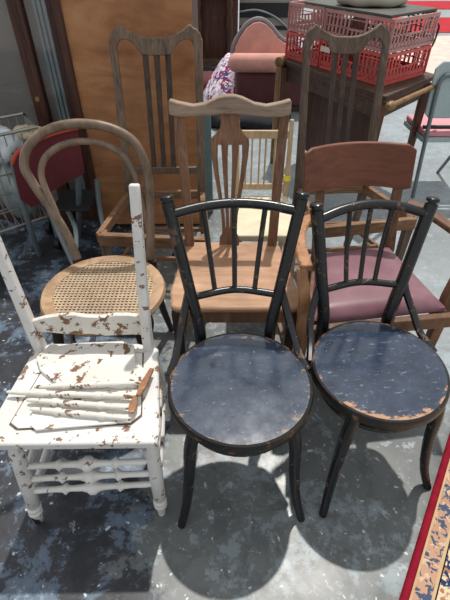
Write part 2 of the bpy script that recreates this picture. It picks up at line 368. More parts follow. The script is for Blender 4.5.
# ------------------------------------------------------------------ black round-seat chairs (front row)
def round_seat_chair(label, loc, rz, r, paint, seat, gap=.084, post_m=None, hs=1.0, lr=0, bw=1.0, bx=0, arch=0, pr=1.0):
    def hz(L): return [(x if z <= .46 else x*(1+(bw-1)*min(1, (z-.46)/.3))+bx*min(1, (z-.46)/.4), y if z <= .46 else .205+(y-.205)*hs, z if z <= .46 else .46+(z-.46)*hs) for x, y, z in L]
    t = thing('bentwood_chair', label, 'chair', loc, rz)
    post_m = post_m or paint
    MB().disc(r-.006, .435, .4575, seg=56).build('seat', seat, t)
    MB().revolve([(r-.02, .425), (r-.002, .421), (r+.003, .430), (r+.002, .450), (r-.001, .457), (r-.005, .459), (r-.009, .457)], seg=64).build('seat_rim', 'black_paint_rubbed', t)
    q = r-.034
    MB().tube([(q*math.cos(2*PI*j/40), q*math.sin(2*PI*j/40), .375) for j in range(40)], .0105, 8, closed=True).build('stretcher_ring', 'black_paint_rubbed', t)
    MB().revolve([(r-.055, .395), (r-.03, .395), (r-.02, .425), (r-.055, .425)], seg=56).build('apron', 'black_paint_rubbed', t)
    for s in (-1, 1):
        pts = spl([(s*.128, -.118, .428), (s*.145, -.128, .34), (s*.156, -.138, .2), (s*.17, -.158, .08), (s*.19, -.188, .0)], 6)
        pts = [Vector((p.x*math.cos(lr)-p.y*math.sin(lr), p.x*math.sin(lr)+p.y*math.cos(lr), p.z)) for p in pts]
        MB().tube(pts, lerp_list([.0195, .019, .0165, .0145, .0125], len(pts)), 12).build('leg', paint, t)
        pts = spl(hz([(s*.165, .262, 0), (s*.14, .225, .15), (s*.115, .198, .34), (s*.112, .205, .47), (s*.138, .237, .62), (s*.168, .276, .78), (s*.184, .297, .868)]), 6)
        po = MB().tube(pts, [q_*pr for q_ in lerp_list([.013, .0155, .0185, .0185, .0175, .0175, .0175], len(pts))], 12); po = po.build('back_post', post_m, t)
        a = Vector(hz([(s*.184, .297, .868)])[0]); d = Vector((s*.13, .24, .96)).normalized()
        MB().lathe(a, a+d*.02, [(0, .0175), (.05, .0135), (.3, .0135), (.4, .0195), (.8, .0195), (1, .014)], 14).build('finial', post_m, po)
        pts = spl(hz([(s*.141, .236, .60), (s*.153, .215, .555), (s*.17, .165, .50), (s*(r-.018), .10, .462), (s*(r-.001), .045, .445)]), 6)
        MB().tube(pts, [.0122]*len(pts), 8).build('side_brace', post_m, t)
    pts = spl(hz([(-.178, .288, .835), (-.09, .316, .842+arch), (0, .326, .845+arch*1.4), (.09, .316, .842+arch), (.178, .288, .835)]), 6)
    MB().tube(pts, .0145, 12).build('top_rail', post_m, t)
    pts = spl(hz([(-.131, .230, .585), (0, .256, .589), (.131, .230, .585)]), 8)
    MB().tube(pts, .0115, 10).build('lower_rail', post_m, t)
    for k in (-1, 0, 1):
        MB().tube(spl(hz([(k*gap*.72, .253 - abs(k)*.004, .59), (k*gap*.9, .293, .72), (k*gap*1.05, .322-abs(k)*.006, .842+arch)]), 4), .0078, 8).build('spindle', post_m, t)
    return t
round_seat_chair('black bentwood chair in the middle of the front row, round seat evenly blue-black', (.043, .785, 0), R(3), .203, 'black_paint', 'seat_a')
round_seat_chair('right black bentwood chair of the front row, seat scuffed to orange wood along its edge', (.452, .848, 0), R(6), .195, 'black_paint', 'seat_b', .066, hs=.885, lr=R(8), bw=.94, bx=.012, arch=.012, pr=1.1)

# ------------------------------------------------------------------ chipped white chair with a broken seat
t = thing('white_chair', 'white painted wooden chair with heavy chipping and broken pieces lying on its seat', 'chair', (-.39, .77, 0), absolute=True)
seat = [(-.600, .592), (-.170, .598), (-.168, .64), (-.205, .925), (-.27, .945), (-.54, .945), (-.585, .925), (-.612, .63)]
ws = MB().prism(seat, .425, .452); ws = ws.build('seat', 'white_paint', t, bevel=.006)
pan = [(-.555, .655), (-.53, .638), (-.245, .655), (-.222, .68), (-.25, .90), (-.52, .90)]
MB().prism([(x+(.004 if x > -.39 else -.004), y+(.004 if y > .77 else -.004)) for x, y in pan], .4515, .4532).build('panel_groove', 'groove', ws)
MB().prism(pan, .4533, .4565).build('seat_panel', 'white_paint_clean', ws, bevel=.002)
for s, ft, tp in ((-1, Vector((-.592, .603, 0)), Vector((-.543, .615, .425))), (1, Vector((-.203, .627, 0)), Vector((-.193, .628, .425)))):
    prof = [(0, .011), (.07, .0135), (.13, .017), (.14, .021), (.16, .021), (.17, .0165), (.185, .0165), (.19, .021), (.21, .021), (.22, .0165), (.24, .0155), (.25, .0185), (.6, .0205), (.9, .0195), (.97, .017), (1, .017)]
    lg = MB().lathe(ft, tp, prof, 16).build('front_leg', 'white_paint', t)
MB().lathe((-.5925, .602, .0), (-.588, .604, .055), [(0, .0115), (.6, .0145), (1, .0145)], 12).build('bare_foot', 'bent_dark', t)
for s, pts in ((-1, [(-.578, .975, 0), (-.572, .96, .25), (-.566, .925, .45), (-.578, .935, .56), (-.612, .985, .78), (-.648, 1.045, .98)]),
               (1, [(-.220, .985, 0), (-.222, .965, .25), (-.232, .925, .45), (-.233, .935, .56), (-.232, .985, .76), (-.230, 1.03, .94)])):
    p = spl(pts, 5); MB().bar(p, lerp_list([.024, .027, .029, .029, .028, .027], len(p)), lerp_list([.03, .034, .038, .032, .026, .022], len(p)), side=(1, 0, 0)).build('back_post', 'white_paint', t, bevel=.005)
MB().board([(-.565+.33*i/8, .515+.003*math.sin(i*2.1)-(.02*i/8 if i < 6 else .012), .578-.006*math.sin(i*1.7)-.02*(1 if i == 0 else 0)) for i in range(9)], lambda x, z: .928, .016).build('lower_back_rail', 'white_debris', t, bevel=.002)
FL, FR = Vector((-.592, .603, 0)), Vector((-.203, .627, 0)); TL, TR = Vector((-.543, .615, .425)), Vector((-.193, .628, .425))
turn = [(0, .007), (.07, .0095), (.09, .0095), (.2, .0085), (.26, .010), (.29, .0175), (.31, .010), (.33, .0085), (.42, .010), (.455, .014), (.48, .0215), (.52, .0215), (.545, .014), (.58, .010), (.67, .0085), (.69, .010), (.71, .0175), (.74, .010), (.8, .0085), (.91, .0095), (1, .007)]
for h1, h2 in ((.315, .315), (.25, .25), (.185, .19)):
    MB().lathe(FL.lerp(TL, h1/.425), FR.lerp(TR, h2/.425), turn, 12).build('front_stretcher', 'white_paint_clean', t)
for h in (.26, .15):
    MB().lathe(FL.lerp(TL, h/.425), (-.575, .965, h), [(0, .008), (.5, .012), (1, .008)], 10).build('side_stretcher', 'white_paint', t)
    MB().lathe(FR.lerp(TR, h/.425), (-.221, .965, h), [(0, .008), (.5, .012), (1, .008)], 10).build('side_stretcher', 'white_paint', t)
MB().lathe((-.573, .965, .2), (-.221, .965, .2), turn, 10).build('rear_stretcher', 'white_paint', t)

def on(u, v_, z): p = W(u, v_, z); return (p.x, p.y)
brk = [(36, 357), (52, 343), (60, 346), (75, 343), (122, 341), (134, 345), (136, 362), (149, 372), (147, 385), (118, 387), (100, 384), (62, 388), (52, 380), (40, 370)]
lone(MB().prism([on(u, v_, .468) for u, v_ in reversed(brk)], .457, .469), 'broken_board', 'white_debris', 'jagged white board, the widest broken piece, at the back of the white chair seat', 'board', bevel=.002)
sl = [(33, 407), (46, 411), (114, 420), (117, 423), (36, 430), (30, 425)]
lone(MB().prism([on(u, v_, .462) for u, v_ in reversed(sl)], .457, .463), 'wood_sliver', 'white_paint_clean', 'thin white painted sliver in front of the broken spindles on the white chair seat', 'wood piece', bevel=.001)
sprof = [(0, .004), (.04, .0065), (.2, .0085), (.24, .0085), (.26, .0115), (.3, .0115), (.32, .0085), (.5, .010), (.68, .0085), (.7, .0115), (.74, .0115), (.76, .008), (.95, .0065), (1, .004)]
labs = ['broken white spindle lying nearest the jagged board on the chipped chair', 'long broken white spindle poking out past the left edge of the white seat',
        'third broken white spindle from the back of the white seat, brown chips', 'broken white spindle nearest the front edge of the white seat']
for (u1, v1, u2, v2, z), lb in zip([(34, 387, 146, 383, .470), (7, 392, 134, 397, .470), (27, 400, 130, 408, .470), (30, 409, 131, 419, .470)], labs):
    lone(MB().lathe(W(u1, v1, z), W(u2, v2, z), [(a, r_*.95) for a, r_ in sprof], 10), 'broken_spindle', 'white_debris', lb, 'spindle', 'broken spindles on the white chair')
lone(MB().bar([W(152, 369, .476), W(143, 386, .482), W(138, 396, .484)], [.012, .02, .012], [.008, .010, .006]), 'splintered_stick', 'broken_wood', 'bare brown splintered stick beside the right post of the white chair', 'wood piece', bevel=.001)
lone(MB().bar([W(136, 396, .478), W(133, 406, .479), W(131, 413, .479)], [.012, .022, .014], [.008, .009, .006]), 'splintered_block', 'broken_wood', 'short brown splinter across the right ends of the broken spindles', 'wood piece', bevel=.001)

# ------------------------------------------------------------------ cane seat bentwood chair
cx, cy, cr = -.432, 1.205, .217
t = thing('cane_chair', 'bentwood chair with round cane seat and double hoop back behind the white chair', 'chair', (cx, cy, 0))
MB().revolve([(cr-.045, .446), (cr-.03, .437), (cr-.004, .433), (cr+.002, .445), (cr-.004, .459), (cr-.02, .463), (cr-.042, .457)], seg=64).build('seat_ring', 'cane_rim', t)
ck = MB(); q = cr-.038; step = .0142; n = int(q/step)
for i in range(-n, n+1):
    a = i*step; L = math.sqrt(max(q*q-a*a, 1e-6))
    ck.box((a-.0037, -L, .4525), (a+.0037, L, .4537)); ck.box((-L, a-.0037, .4539), (L, a+.0037, .4551))
ck.build('cane_webbing', 'cane', t)
for s in (-1, 1):
    p = spl([(s*.135, -.135, .435), (s*.15, -.15, .3), (s*.165, -.165, .15), (s*.195, -.195, 0)], 5)
    MB().tube(p, lerp_list([.019, .018, .016, .012], len(p)), 12).build('leg', 'bent_dark', t)
MB().tube([(.15*math.cos(2*PI*j/36), .15*math.sin(2*PI*j/36), .27) for j in range(36)], .009, 8, closed=True).build('stretcher_ring', 'bent_dark', t)
for s in (-1, 1):
    p = spl([(s*.18, .27, 0), (s*.155, .225, .2), (s*.145, .195, .40), (s*.148, .195, .45)], 5)
    MB().tube(p, lerp_list([.013, .016, .0175, .0175], len(p)), 12).build('rear_leg', 'bent_dark', t)
# outer and inner hoops, leaning back and turned a little to the left
def lean(x, z): return .205+.24*(z-.46)
hp = [(-.148, .45), (-.175, .55), (-.215, .64), (-.262, .73), (-.284, .79), (-.262, .85), (-.20, .90), (-.115, .926), (-.02, .928), (.06, .908), (.118, .868), (.148, .80), (.155, .725), (.152, .63), (.146, .54), (.140, .45)]
MB().tube(spl([(x, lean(x, z), z) for x, z in hp], 5), .0165, 12).build('outer_hoop', 'bent', t)
hp = [(-.188, .560), (-.198, .63), (-.222, .72), (-.226, .775), (-.20, .825), (-.14, .862), (-.06, .876), (.02, .863), (.08, .82), (.108, .76), (.122, .69), (.134, .62), (.144, .56)]
MB().tube(spl([(x, lean(x, z)-.004, z) for x, z in hp], 5), .012, 10).build('inner_hoop', 'bent', t)

# ------------------------------------------------------------------ open-frame slat back chairs (rear row)
def slat_chair(label, fl, fr, rl, rr, top, wood_m, mast=.30, zseat=.43, half=None):
    """corners of the seat frame on the ground plan: front left, front right, rear left, rear right"""
    mid = (Vector(fl+(0,))+Vector(fr+(0,))+Vector(rl+(0,))+Vector(rr+(0,)))/4
    t = thing('slat_back_chair', label, 'chair', mid, absolute=True)
    P = [Vector(p+(0,)) for p in (fl, fr, rl, rr)]; FLp, FRp, RLp, RRp = P
    ax = (RRp-RLp).normalized(); back = Vector((-ax.y, ax.x, 0)); cen = (RLp+RRp)/2; hw = (RRp-RLp).length/2
    up = Vector((0, 0, 1))
    def B(x, z): return cen+ax*x+back*(.0+.20*max(0, z-zseat))+up*z
    for s in (-1, 1):
        MB().bar([B(s*hw, 0)+back*.08, B(s*hw, .25)+back*.02, B(s*hw, zseat), B(s*hw*1.0, .7), B(s*hw*1.02, top-.04)], [.034, .036, .04, .036, .032], [.03, .03, .034, .028, .022], side=ax).build('back_post', wood_m, t, bevel=.005)
    # crest: two horns with a dip between
    h = hw+.016
    cols = []
    for x, a, b_ in [(-1, -.066, -.040), (-.97, -.08, -.022), (-.90, -.09, -.006), (-.82, -.060, .000), (-.765, -.046, .012), (-.71, -.042, .008), (-.62, -.043, -.006), (-.5, -.055, -.018), (-.42, -.075, -.025), (-.34, -.096, -.030), (-.2, -.102, -.035), (0, -.102, -.036)]:
        cols.append((x, a, b_))
    cols += [(-x, a, b_) for x, a, b_ in reversed(cols[:-1])]
    rs = []
    for x, a, b_ in cols:
        z0, z1 = top+a, top+b_
        f = [B(x*h, z0)-back*.012, B(x*h, z1)-back*.010, B(x*h, z1)+back*.012, B(x*h, z0)+back*.012]; rs.append(f)
    MB().rings(rs).build('crest_rail', wood_m, t, bevel=.004)
    MB().bar([B(-hw, zseat+.10), B(hw, zseat+.10)], .032, .022, side=up).build('back_rail', wood_m, t, bevel=.003)
    for k in (-1, 0, 1):
        MB().bar([B(k*.048, zseat+.1), B(k*.050, top-.09)], [.022, .026], .012, side=ax).build('back_slat', 'darkslat', t, bevel=.002)
    def rail(name, a, b_, z, hgt, thk, mm='framewood'):
        d = (b_-a).normalized(); nrm = Vector((-d.y, d.x, 0)); return MB().bar([a+up*z, b_+up*z], hgt, thk, side=up).build(name, mm, t, bevel=.003)
    rail('front_rail', FLp, FRp, zseat-.027, .055, .03)
    rail('rear_rail', RLp, RRp, zseat-.022, .04, .026)
    rail('side_rail', FLp, RLp, zseat-.022, .045, .026); rail('side_rail', FRp, RRp, zseat-.022, .045, .026)
    for p in (FLp, FRp):
        q = p+(cen-p)*.05
        MB().bar([q, q+up*(zseat-.002)], [.026, .042], [.026, .042], side=ax).build('front_leg', wood_m, t, bevel=.004)
    for a, b_, z in ((FLp, RLp, .16), (FRp, RRp, .16), (FLp.lerp(RLp, .5), FRp.lerp(RRp, .5), .16), (RLp, RRp, .2)):
        MB().bar([a+up*z, b_+up*z], .022, .016, side=up).build('stretcher', 'framewood', t, bevel=.002)
    return t
slat_chair('tall slat-back chair frame without a seat, in front of the plywood side', (-.552, 1.63), (-.075, 1.59), (-.488, 2.05), (-.118, 2.05), 1.12, 'greybrown')
slat_chair('tall slat-back chair frame without a seat, in front of the table with red crates', (.430, 1.69), (.880, 1.77), (.380, 2.09), (.735, 2.12), 1.115, 'greybrown2')

# ------------------------------------------------------------------ splat back chair with bare wooden seat
t = thing('splat_back_chair', 'brown chair with yoke crest, pierced fan splat and bare wooden seat, behind middle black chair', 'chair', (.04, 1.3, 0), absolute=True)
def SY(z): return 1.505+.16*(z-.46)
MB().prism([(-.185, 1.118), (-.165, 1.105), (.235, 1.105), (.255, 1.118), (.262, 1.2), (.225, 1.49), (.19, 1.525), (-.13, 1.525), (-.165, 1.49), (-.195, 1.2)], .432, .456).build('seat', 'seatwood', t, bevel=.008)
MB().bar([(-.165, 1.125, .405), (.235, 1.125, .405)], .05, .022, side=(0, 0, 1)).build('front_apron', 'splatwood', t, bevel=.002)
for x0, x1 in ((-.172, -.140), (.242, .205)):
    MB().bar([(x0, 1.13, .405), (x1, 1.5, .405)], .05, .02, side=(0, 0, 1)).build('side_apron', 'splatwood', t, bevel=.002)
for x, s in ((-.165, -1), (.235, 1)):
    MB().bar([(x, 1.13, 0), (x, 1.13, .43)], [.028, .04], [.028, .04]).build('front_leg', 'bent_dark', t, bevel=.004)
for s in (-1, 1):
    c0 = .024
    MB().bar([(c0+s*.175, 1.60, 0), (c0+s*.17, 1.53, .25), (c0+s*.168, SY(.45), .45), (c0+s*.175, SY(.7), .7), (c0+s*.186, SY(.96), .955)], [.03, .033, .036, .034, .032], [.03, .03, .032, .026, .022]).build('back_post', 'splatwood', t, bevel=.005)
pr_ = [(-1, .953, .984), (-.97, .947, .990), (-.85, .941, .982), (-.6, .942, .972), (-.4, .944, .978), (-.2, .948, .996), (-.08, .950, 1.002), (0, .950, 1.003)]
pr_ += [(-x, a, b_) for x, a, b_ in reversed(pr_[:-1])]
MB().board([(.017+x*.212, a-.004, b_+.002) for x, a, b_ in pr_], lambda x, z: SY(z)-.014+.10*(x-.017)**2*-4*.25, .03).build('crest_rail', 'crestwood', t, bevel=.006)
sp_ = MB()
cxs = .018
def sy(z): return SY(z)-.004
# solid neck and shoulder
for z0, z1, w0, w1 in ((.95, .89, .026, .026), (.89, .855, .026, .036), (.855, .825, .036, .055), (.825, .80, .055, .056)):
    pass
neck = [(.955, .036), (.915, .033), (.895, .037), (.878, .052), (.862, .068), (.842, .070)]
rs = [[(cxs-h_, sy(z), z), (cxs+h_, sy(z), z), (cxs+h_, sy(z)+.012, z), (cxs-h_, sy(z)+.012, z)] for z, h_ in neck]; sp_.rings(rs)
for k in (-1.5, -.5, .5, 1.5):
    zs = [.845, .80, .74, .66, .58, .51]; hh = [.057, .056, .050, .038, .026, .022]
    sp_.bar([(cxs+k/1.5*a, sy(z)+.006, z) for z, a in zip(zs, hh)], [.0265, .0215, .0175, .0145, .0125, .014], .012, side=(1, 0, 0))
rs = [[(cxs-h_, sy(z), z), (cxs+h_, sy(z), z), (cxs+h_, sy(z)+.012, z), (cxs-h_, sy(z)+.012, z)] for z, h_ in ((.525, .028), (.50, .030), (.482, .040), (.45, .040))]; sp_.rings(rs)
sp_.build('splat', 'splatwood', t, bevel=.0015)
for z in (.2,):
    MB().bar([(-.165, 1.13, z), (-.15, 1.56, z)], .022, .016, side=(0, 0, 1)).build('stretcher', 'splatwood', t)
    MB().bar([(.235, 1.13, z), (.20, 1.56, z)], .022, .016, side=(0, 0, 1)).build('stretcher', 'splatwood', t)
    MB().bar([(-.155, 1.35, z), (.22, 1.35, z)], .022, .016, side=(0, 0, 1)).build('stretcher', 'splatwood', t)

# ------------------------------------------------------------------ armchair with curved back board and pink seat
t = thing('armchair', 'low wooden armchair with curved red-brown back board and mauve pink padded seat', 'armchair', (.52, 1.28, 0), absolute=True)
A = [Vector(p) for p in ((.284, 1.055, 0), (.760, 1.125, 0), (.672, 1.50, 0), (.368, 1.445, 0))]
def q4(u, v_): return (A[0]*(1-u)+A[1]*u)*(1-v_)+(A[3]*(1-u)+A[2]*u)*v_
cu = MB(); N = 14; top_, bot_ = [], []
for i in range(N+1):
    rw = []
    for j in range(N+1):
        u, v_ = i/N, j/N; e = min(u, 1-u, v_, 1-v_); z = .468-.026*max(0, 1-e/.10)**2+.006*math.sin(PI*u)*math.sin(PI*v_)
        p = q4(u, v_); rw.append((p.x, p.y, z))
    top_.append(rw)
vs_ = [p for rw in top_ for p in rw]+[(p[0], p[1], .425) for rw in top_ for p in rw]
K = (N+1)**2; fs = []
for i in range(N):
    for j in range(N):
        a = i*(N+1)+j; fs.append((a, a+N+1, a+N+2, a+1)); fs.append((K+a, K+a+1, K+a+N+2, K+a+N+1))
rim = [i*(N+1) for i in range(N+1)]+[N*(N+1)+j for j in range(1, N+1)]+[i*(N+1)+N for i in range(N-1, -1, -1)]+[j for j in range(N-1, 0, -1)]
for a, b_ in zip(rim, rim[1:]+rim[:1]): fs.append((a, b_, K+b_, K+a))
cu.add(vs_, fs).build('seat_cushion', 'pinkvinyl', t, sharp=50)
up = Vector((0, 0, 1))
def arail(a, b_, z, nm='seat_rail', mm='armwood', h_=.05, th=.028): MB().bar([a+up*z, b_+up*z], h_, th, side=up).build(nm, mm, t, bevel=.004)
off = Vector((.01, -.018, 0))
arail(A[0]+off+Vector((-.02, 0, 0)), A[1]+off+Vector((.03, 0, 0)), .405, 'front_rail', 'armwood'); arail(A[1], A[2], .40); arail(A[0], A[3], .40); arail(A[3], A[2], .40)
# front legs rise past the seat to carry the arms
for p, fx, mm in ((A[0]+Vector((-.022, 0, 0)), -.02, 'sunlit_arm'), (A[1]+Vector((.026, .045, 0)), .05, 'armwood')):
    MB().bar([p+Vector((0, .0, 0)), p+up*.3, p+up*.45, p+Vector((fx*.5, .03, .56)), p+Vector((fx, .06, .62))], [.03, .04, .044, .036, .03], [.028, .036, .04, .034, .03]).build('front_leg', mm, t, bevel=.005)
for p in (A[3], A[2]):
    s = -1 if p is A[3] else 1
    MB().bar([p+Vector((s*.01, .11, 0)), p+Vector((0, .04, .25)), p+up*.44, p+Vector((s*.005, .072, .62)), p+Vector((s*.008, .115, .80))], [.03, .034, .04, .036, .03], [.03, .034, .036, .028, .02]).build('back_post', 'armwood', t, bevel=.004)
# curved crest board
cb = MB(); rs = []
aL, aR = Vector((.285, 1.455, 0)), Vector((.692, 1.50, 0)); axd = (aR-aL).normalized(); bk = Vector((-axd.y, axd.x, 0)); Lw = (aR-aL).length
for i in range(17):
    u = i/16; e = 4*u*(1-u); p = aL+axd*Lw*u+bk*(.055*e)
    cr_ = .012*max(0, 1-min(u, 1-u)/.05)**2
    zb, zt = .690+.006*e+cr_, .850-cr_*1.2
    lo_ = p+up*zb; hi_ = p+up*zt+bk*.03
    rs.append([lo_, hi_, hi_+bk*.018, lo_+bk*.018])
cb.rings(rs).build('crest_board', 'redwood', t, bevel=.004)
# arms
for s, pts, mm in ((1, [(.690, 1.50, .645), (.735, 1.46, .64), (.79, 1.36, .632), (.822, 1.26, .63), (.832, 1.18, .63), (.825, 1.10, .63)], 'armwood'),
                   (-1, [(.355, 1.47, .63), (.305, 1.42, .625), (.265, 1.32, .625), (.252, 1.22, .625), (.255, 1.10, .625)], 'sunlit_arm')):
    p = spl(pts, 5); MB().bar(p, .04, .024, side=None if False else (1, .6, 0) if s == 1 else (1, -.3, 0)).build('arm', mm, t, bevel=.006)

# ------------------------------------------------------------------ pale spindle back chair with cream seat
t = thing('spindle_chair', 'small pale pine spindle-back chair with cream seat and yellow tape on its post', 'chair', (.17, 1.83, 0), absolute=True)
for x in (.058, .305):
    MB().bar([(x, 2.03, 0), (x, 2.01, .43), (x, 2.03, .785)], [.022, .024, .018], [.022, .022, .018]).build('back_post', 'palewood', t, bevel=.003)
MB().bar([(.058, 2.026, .72), (.305, 2.026, .72)], .036, .016, side=(0, 0, 1)).build('top_rail', 'palewood', t, bevel=.002)
MB().bar([(.058, 2.014, .468), (.305, 2.014, .468)], .03, .016, side=(0, 0, 1)).build('lower_rail', 'palewood', t, bevel=.002)
for x in (.10, .128, .164, .192, .235, .268):
    MB().tube([(x, 2.015, .475), (x, 2.025, .712)], .0042, 6).build('spindle', 'palewood', t)
MB().prism([(.045, 1.62), (.325, 1.62), (.312, 2.0), (.052, 2.0)], .395, .425).build('seat', 'cream', t, bevel=.006)
for x, y in ((.06, 1.64), (.308, 1.64)): MB().bar([(x, y, 0), (x, y, .40)], .026, .026).build('front_leg', 'palewood', t)
for a, b_ in (((.06, 1.64, .2), (.058, 2.02, .2)), ((.308, 1.64, .2), (.305, 2.02, .2)), ((.06, 1.64, .25), (.308, 1.64, .25))): MB().tube([a, b_], .008, 6).build('stretcher', 'palewood', t)
MB().tube([(.305, 2.014, .50), (.305, 2.016, .525)], .0175, 8).build('tape', 'yellow', t)

# ------------------------------------------------------------------ table with crates
t = thing('wooden_table', 'dark wooden table standing behind the slat-back chairs with a long pull-out rod', 'table', (.95, 3.1, 0), absolute=True)
Q = [Vector((.884, 2.535, 0)), Vector((1.345, 3.02, 0)), Vector((.90, 3.98, 0)), Vector((.395, 3.50, 0))]
cen = sum(Q, Vector())/4
MB().prism([(p.x, p.y) for p in Q], .722, .75).build('tabletop', 'darkwood', t, bevel=.005)
ins = [p+(cen-p).normalized()*.03 for p in Q]
MB().prism([(p.x, p.y) for p in ins], .70, .722).build('top_moulding', 'tableleg', t, bevel=.004)
for a, b_ in zip(ins, ins[1:]+ins[:1]): MB().bar([a+(cen-a)*.05+up*.655, b_+(cen-b_)*.05+up*.655], .09, .02, side=up).build('apron', 'darkwood', t, bevel=.002)
for p in Q:
    q = p+(cen-p)*.08
    MB().bar([q, q+up*.1, q+up*.70], [.03, .036, .055], [.03, .036, .055]).build('leg', 'tableleg', t, bevel=.005)
MB().lathe((.885, 2.475, .712), (1.42, 3.03, .712), [(0, .012), (.02, .024), (.06, .024), (.08, .014), (.95, .014), (1, .011)], 12).build('pull_rod', 'ochre', t)
MB().lathe((.375, 3.44, .735), (.44, 3.52, .735), [(0, .02), (.1, .034), (.8, .034), (1, .02)], 12).build('rod_end', 'ochre', t)
MB().bar([(.385, 3.44, .0), (.385, 3.44, .71)], .035, .03).build('side_post', 'ochre', t, bevel=.004)

e_off = Vector((.10, .06, 0))
for a, b_ in ((ins[0], ins[3]),):
    MB().bar([a.lerp(b_, .12)+e_off+up*.40, a.lerp(b_, .85)+e_off+up*.40], .50, .02, side=up).build('side_panel', 'door_frame', t, bevel=.002)

def crate(label, o, e1, e2, L1, L2, z, hgt, mm):
    """open plastic crate; o = near corner, e1 along the left-hand face, e2 along the right-hand face"""
    base = o+e1*L1/2+e2*L2/2; t = thing('plastic_crate', label, 'crate', (base.x, base.y, z), group='stacked red crates', absolute=True)
    c4 = [o, o+e2*L2, o+e2*L2+e1*L1, o+e1*L1]; c_ = sum(c4, Vector())/4
    fl = MB(); fl.prism([((p+(c_-p)*.03).x, (p+(c_-p)*.03).y) for p in c4], z+.002, z+.008); fl.build('base', mm, t)
    rim_ = MB()
    for zz, hh, th in ((z+hgt-.010, .018, .016), (z+hgt-.036, .005, .007), (z+.010, .018, .010)):
        rim_.bar([p+(c_-p)*.02+up*zz for p in c4], hh, th, side=up, closed=True)
    rim_.build('rim', mm, t)
    for a, b_ in zip(c4, c4[1:]+c4[:1]):
        a = a+(c_-a)*.02; b_ = b_+(c_-b_)*.02; d = b_-a; L = d.length; d.normalize()
        wl = MB(); nb = int(L/.034); hx0, hx1 = L/2-.06, L/2+.06
        sl_ = 0 if mm == 'redplastic' else .012
        for i in range(nb+1):
            s = L*i/nb
            low = z+hgt-.085 if hx0 < s < hx1 else z+hgt-.01
            wl.bar([a+d*s+up*(z+.01), a+d*min(L, s+sl_)+up*low], .0125 if i not in (0, nb) else .018, .006, side=d)
        wl.bar([a+up*(z+.035), b_+up*(z+.035)], .022, .006, side=up)
        wl.bar([a+up*(z+hgt*.5), b_+up*(z+hgt*.5)], .006, .006, side=up)
        wl.bar([a+d*hx0+up*(z+hgt-.085), a+d*hx1+up*(z+hgt-.085)], .010, .010, side=up)
        wl.build('lattice_wall', mm, t)
    return t, c4
e1 = Vector((math.cos(R(120)), math.sin(R(120)), 0)); e2 = Vector((math.cos(R(40)), math.sin(R(40)), 0))
oc = Vector((.902, 2.712, 0))
for z, mm, w_, wl in ((.752, 'redplastic', 'bright red', 'lower'), (.920, 'fadedplastic', 'faded pinkish red', 'upper')):
    t1, c4 = crate('%s plastic crate, %s one at the near right end of table' % (w_, wl), oc, e1, e2, .56, .465, z, .165, mm)
    t2, c5 = crate('%s plastic crate, %s one at the far left end of table' % (w_, wl), oc+e1*.575, e1, e2, .36, .465, z, .165, mm)
    if wl == 'lower':
        n_ = -e2
        for tt, s, L in ((t1, .50, .05), (t2, .10+.575, .05)):
            a = oc+e1*(s-.03)+n_*.0035+up*(z+.115); b_ = a+e1*.09
            MB().bar([a, b_], .03, .003, side=up).build('printed_plate', 'whitemark', tt)
cb_ = oc+e1*.30+e2*.25
ang = R(30)
pb = MB().prism([(p.x, p.y) for p in [oc+e1*.03-e2*.0, oc+e1*.03+e2*.47, oc+e1*.78+e2*.47, oc+e1*.78-e2*.0]], 1.0855, 1.100)
lone(pb, 'flat_panel', 'darkpanel', 'dark grey-green flat panel lying across the top of the red crates', 'panel', bevel=.003)
bw = MB(); c0 = oc+e1*.36+e2*.22
prof = [(.0, 1.1015), (.15, 1.102), (.185, 1.112), (.195, 1.135), (.185, 1.155), (.14, 1.165), (.08, 1.172), (.0, 1.175)]
bw.rings([[(c0.x+r_*1.1*(1+.04*math.sin(3*a*2*PI/28))*math.cos(2*PI*a/28), c0.y+r_*.8*math.sin(2*PI*a/28), z_+.004*math.sin(a*1.3)*(r_ > .1)) for a in range(28)] for r_, z_ in [(max(r__, .002), z__) for r__, z__ in prof]])
lone(bw, 'folded_cloth', 'greycloth', 'pale grey folded cloth bundle on top of the crates', 'cloth', sharp=80)
hk = MB().tube(spl([WY(434, 47, 3.03), WY(436, 40, 3.05), WY(433, 50, 3.03), WY(429, 57, 3.03)], 4), .008, 6)
hk = MB().tube(spl([tuple(oc+e2*.50+e1*.02+up*1.02), tuple(oc+e2*.525+e1*.02+up*1.0), tuple(oc+e2*.515+e1*.02+up*.93), tuple(oc+e2*.50+e1*.02+up*.90)], 4), [.006]*13, 6)
lone(hk, 'black_hook', 'black', 'small black hook hanging on the right face of the crates', 'hook')

# ------------------------------------------------------------------ wardrobe side of plywood and glazed cabinet
t = thing('plywood_wardrobe', 'tall wardrobe with a bare orange-brown plywood side behind the left chairs', 'wardrobe', (-.46, 2.6, 0), absolute=True)
MB().box((-.765, 2.42, .02), (-.155, 2.436, 1.95)).build('plywood_panel', 'plywood', t, bevel=.002)
MB().box((-.765, 2.436, 0), (-.155, 2.95, 1.95)).build('carcass', 'door_frame', t, bevel=.004)
MB().box((-.80, 2.405, 0), (-.762, 2.455, 1.97)).build('corner_post', 'door_frame', t, bevel=.004)
t = thing('glazed_cabinet', 'dark wooden cabinet with tall grey glass panes at the far left edge', 'cabinet', (-1.3, 2.75, 0), absolute=True)
MB().box((-2.0, 2.54, 0), (-.82, 2.95, .06)).box((-2.0, 2.54, 1.85), (-.82, 2.95, 1.95)).box((-2.0, 2.9, .06), (-.82, 2.95, 1.85)).build('carcass', 'door_frame', t)
MB().box((-1.045, 2.49, 0), (-.975, 2.545, 1.95)).build('stile', 'door_frame', t, bevel=.004)
MB().box((-.86, 2.50, 0), (-.805, 2.545, 1.95)).build('stile', 'door_frame', t, bevel=.004)
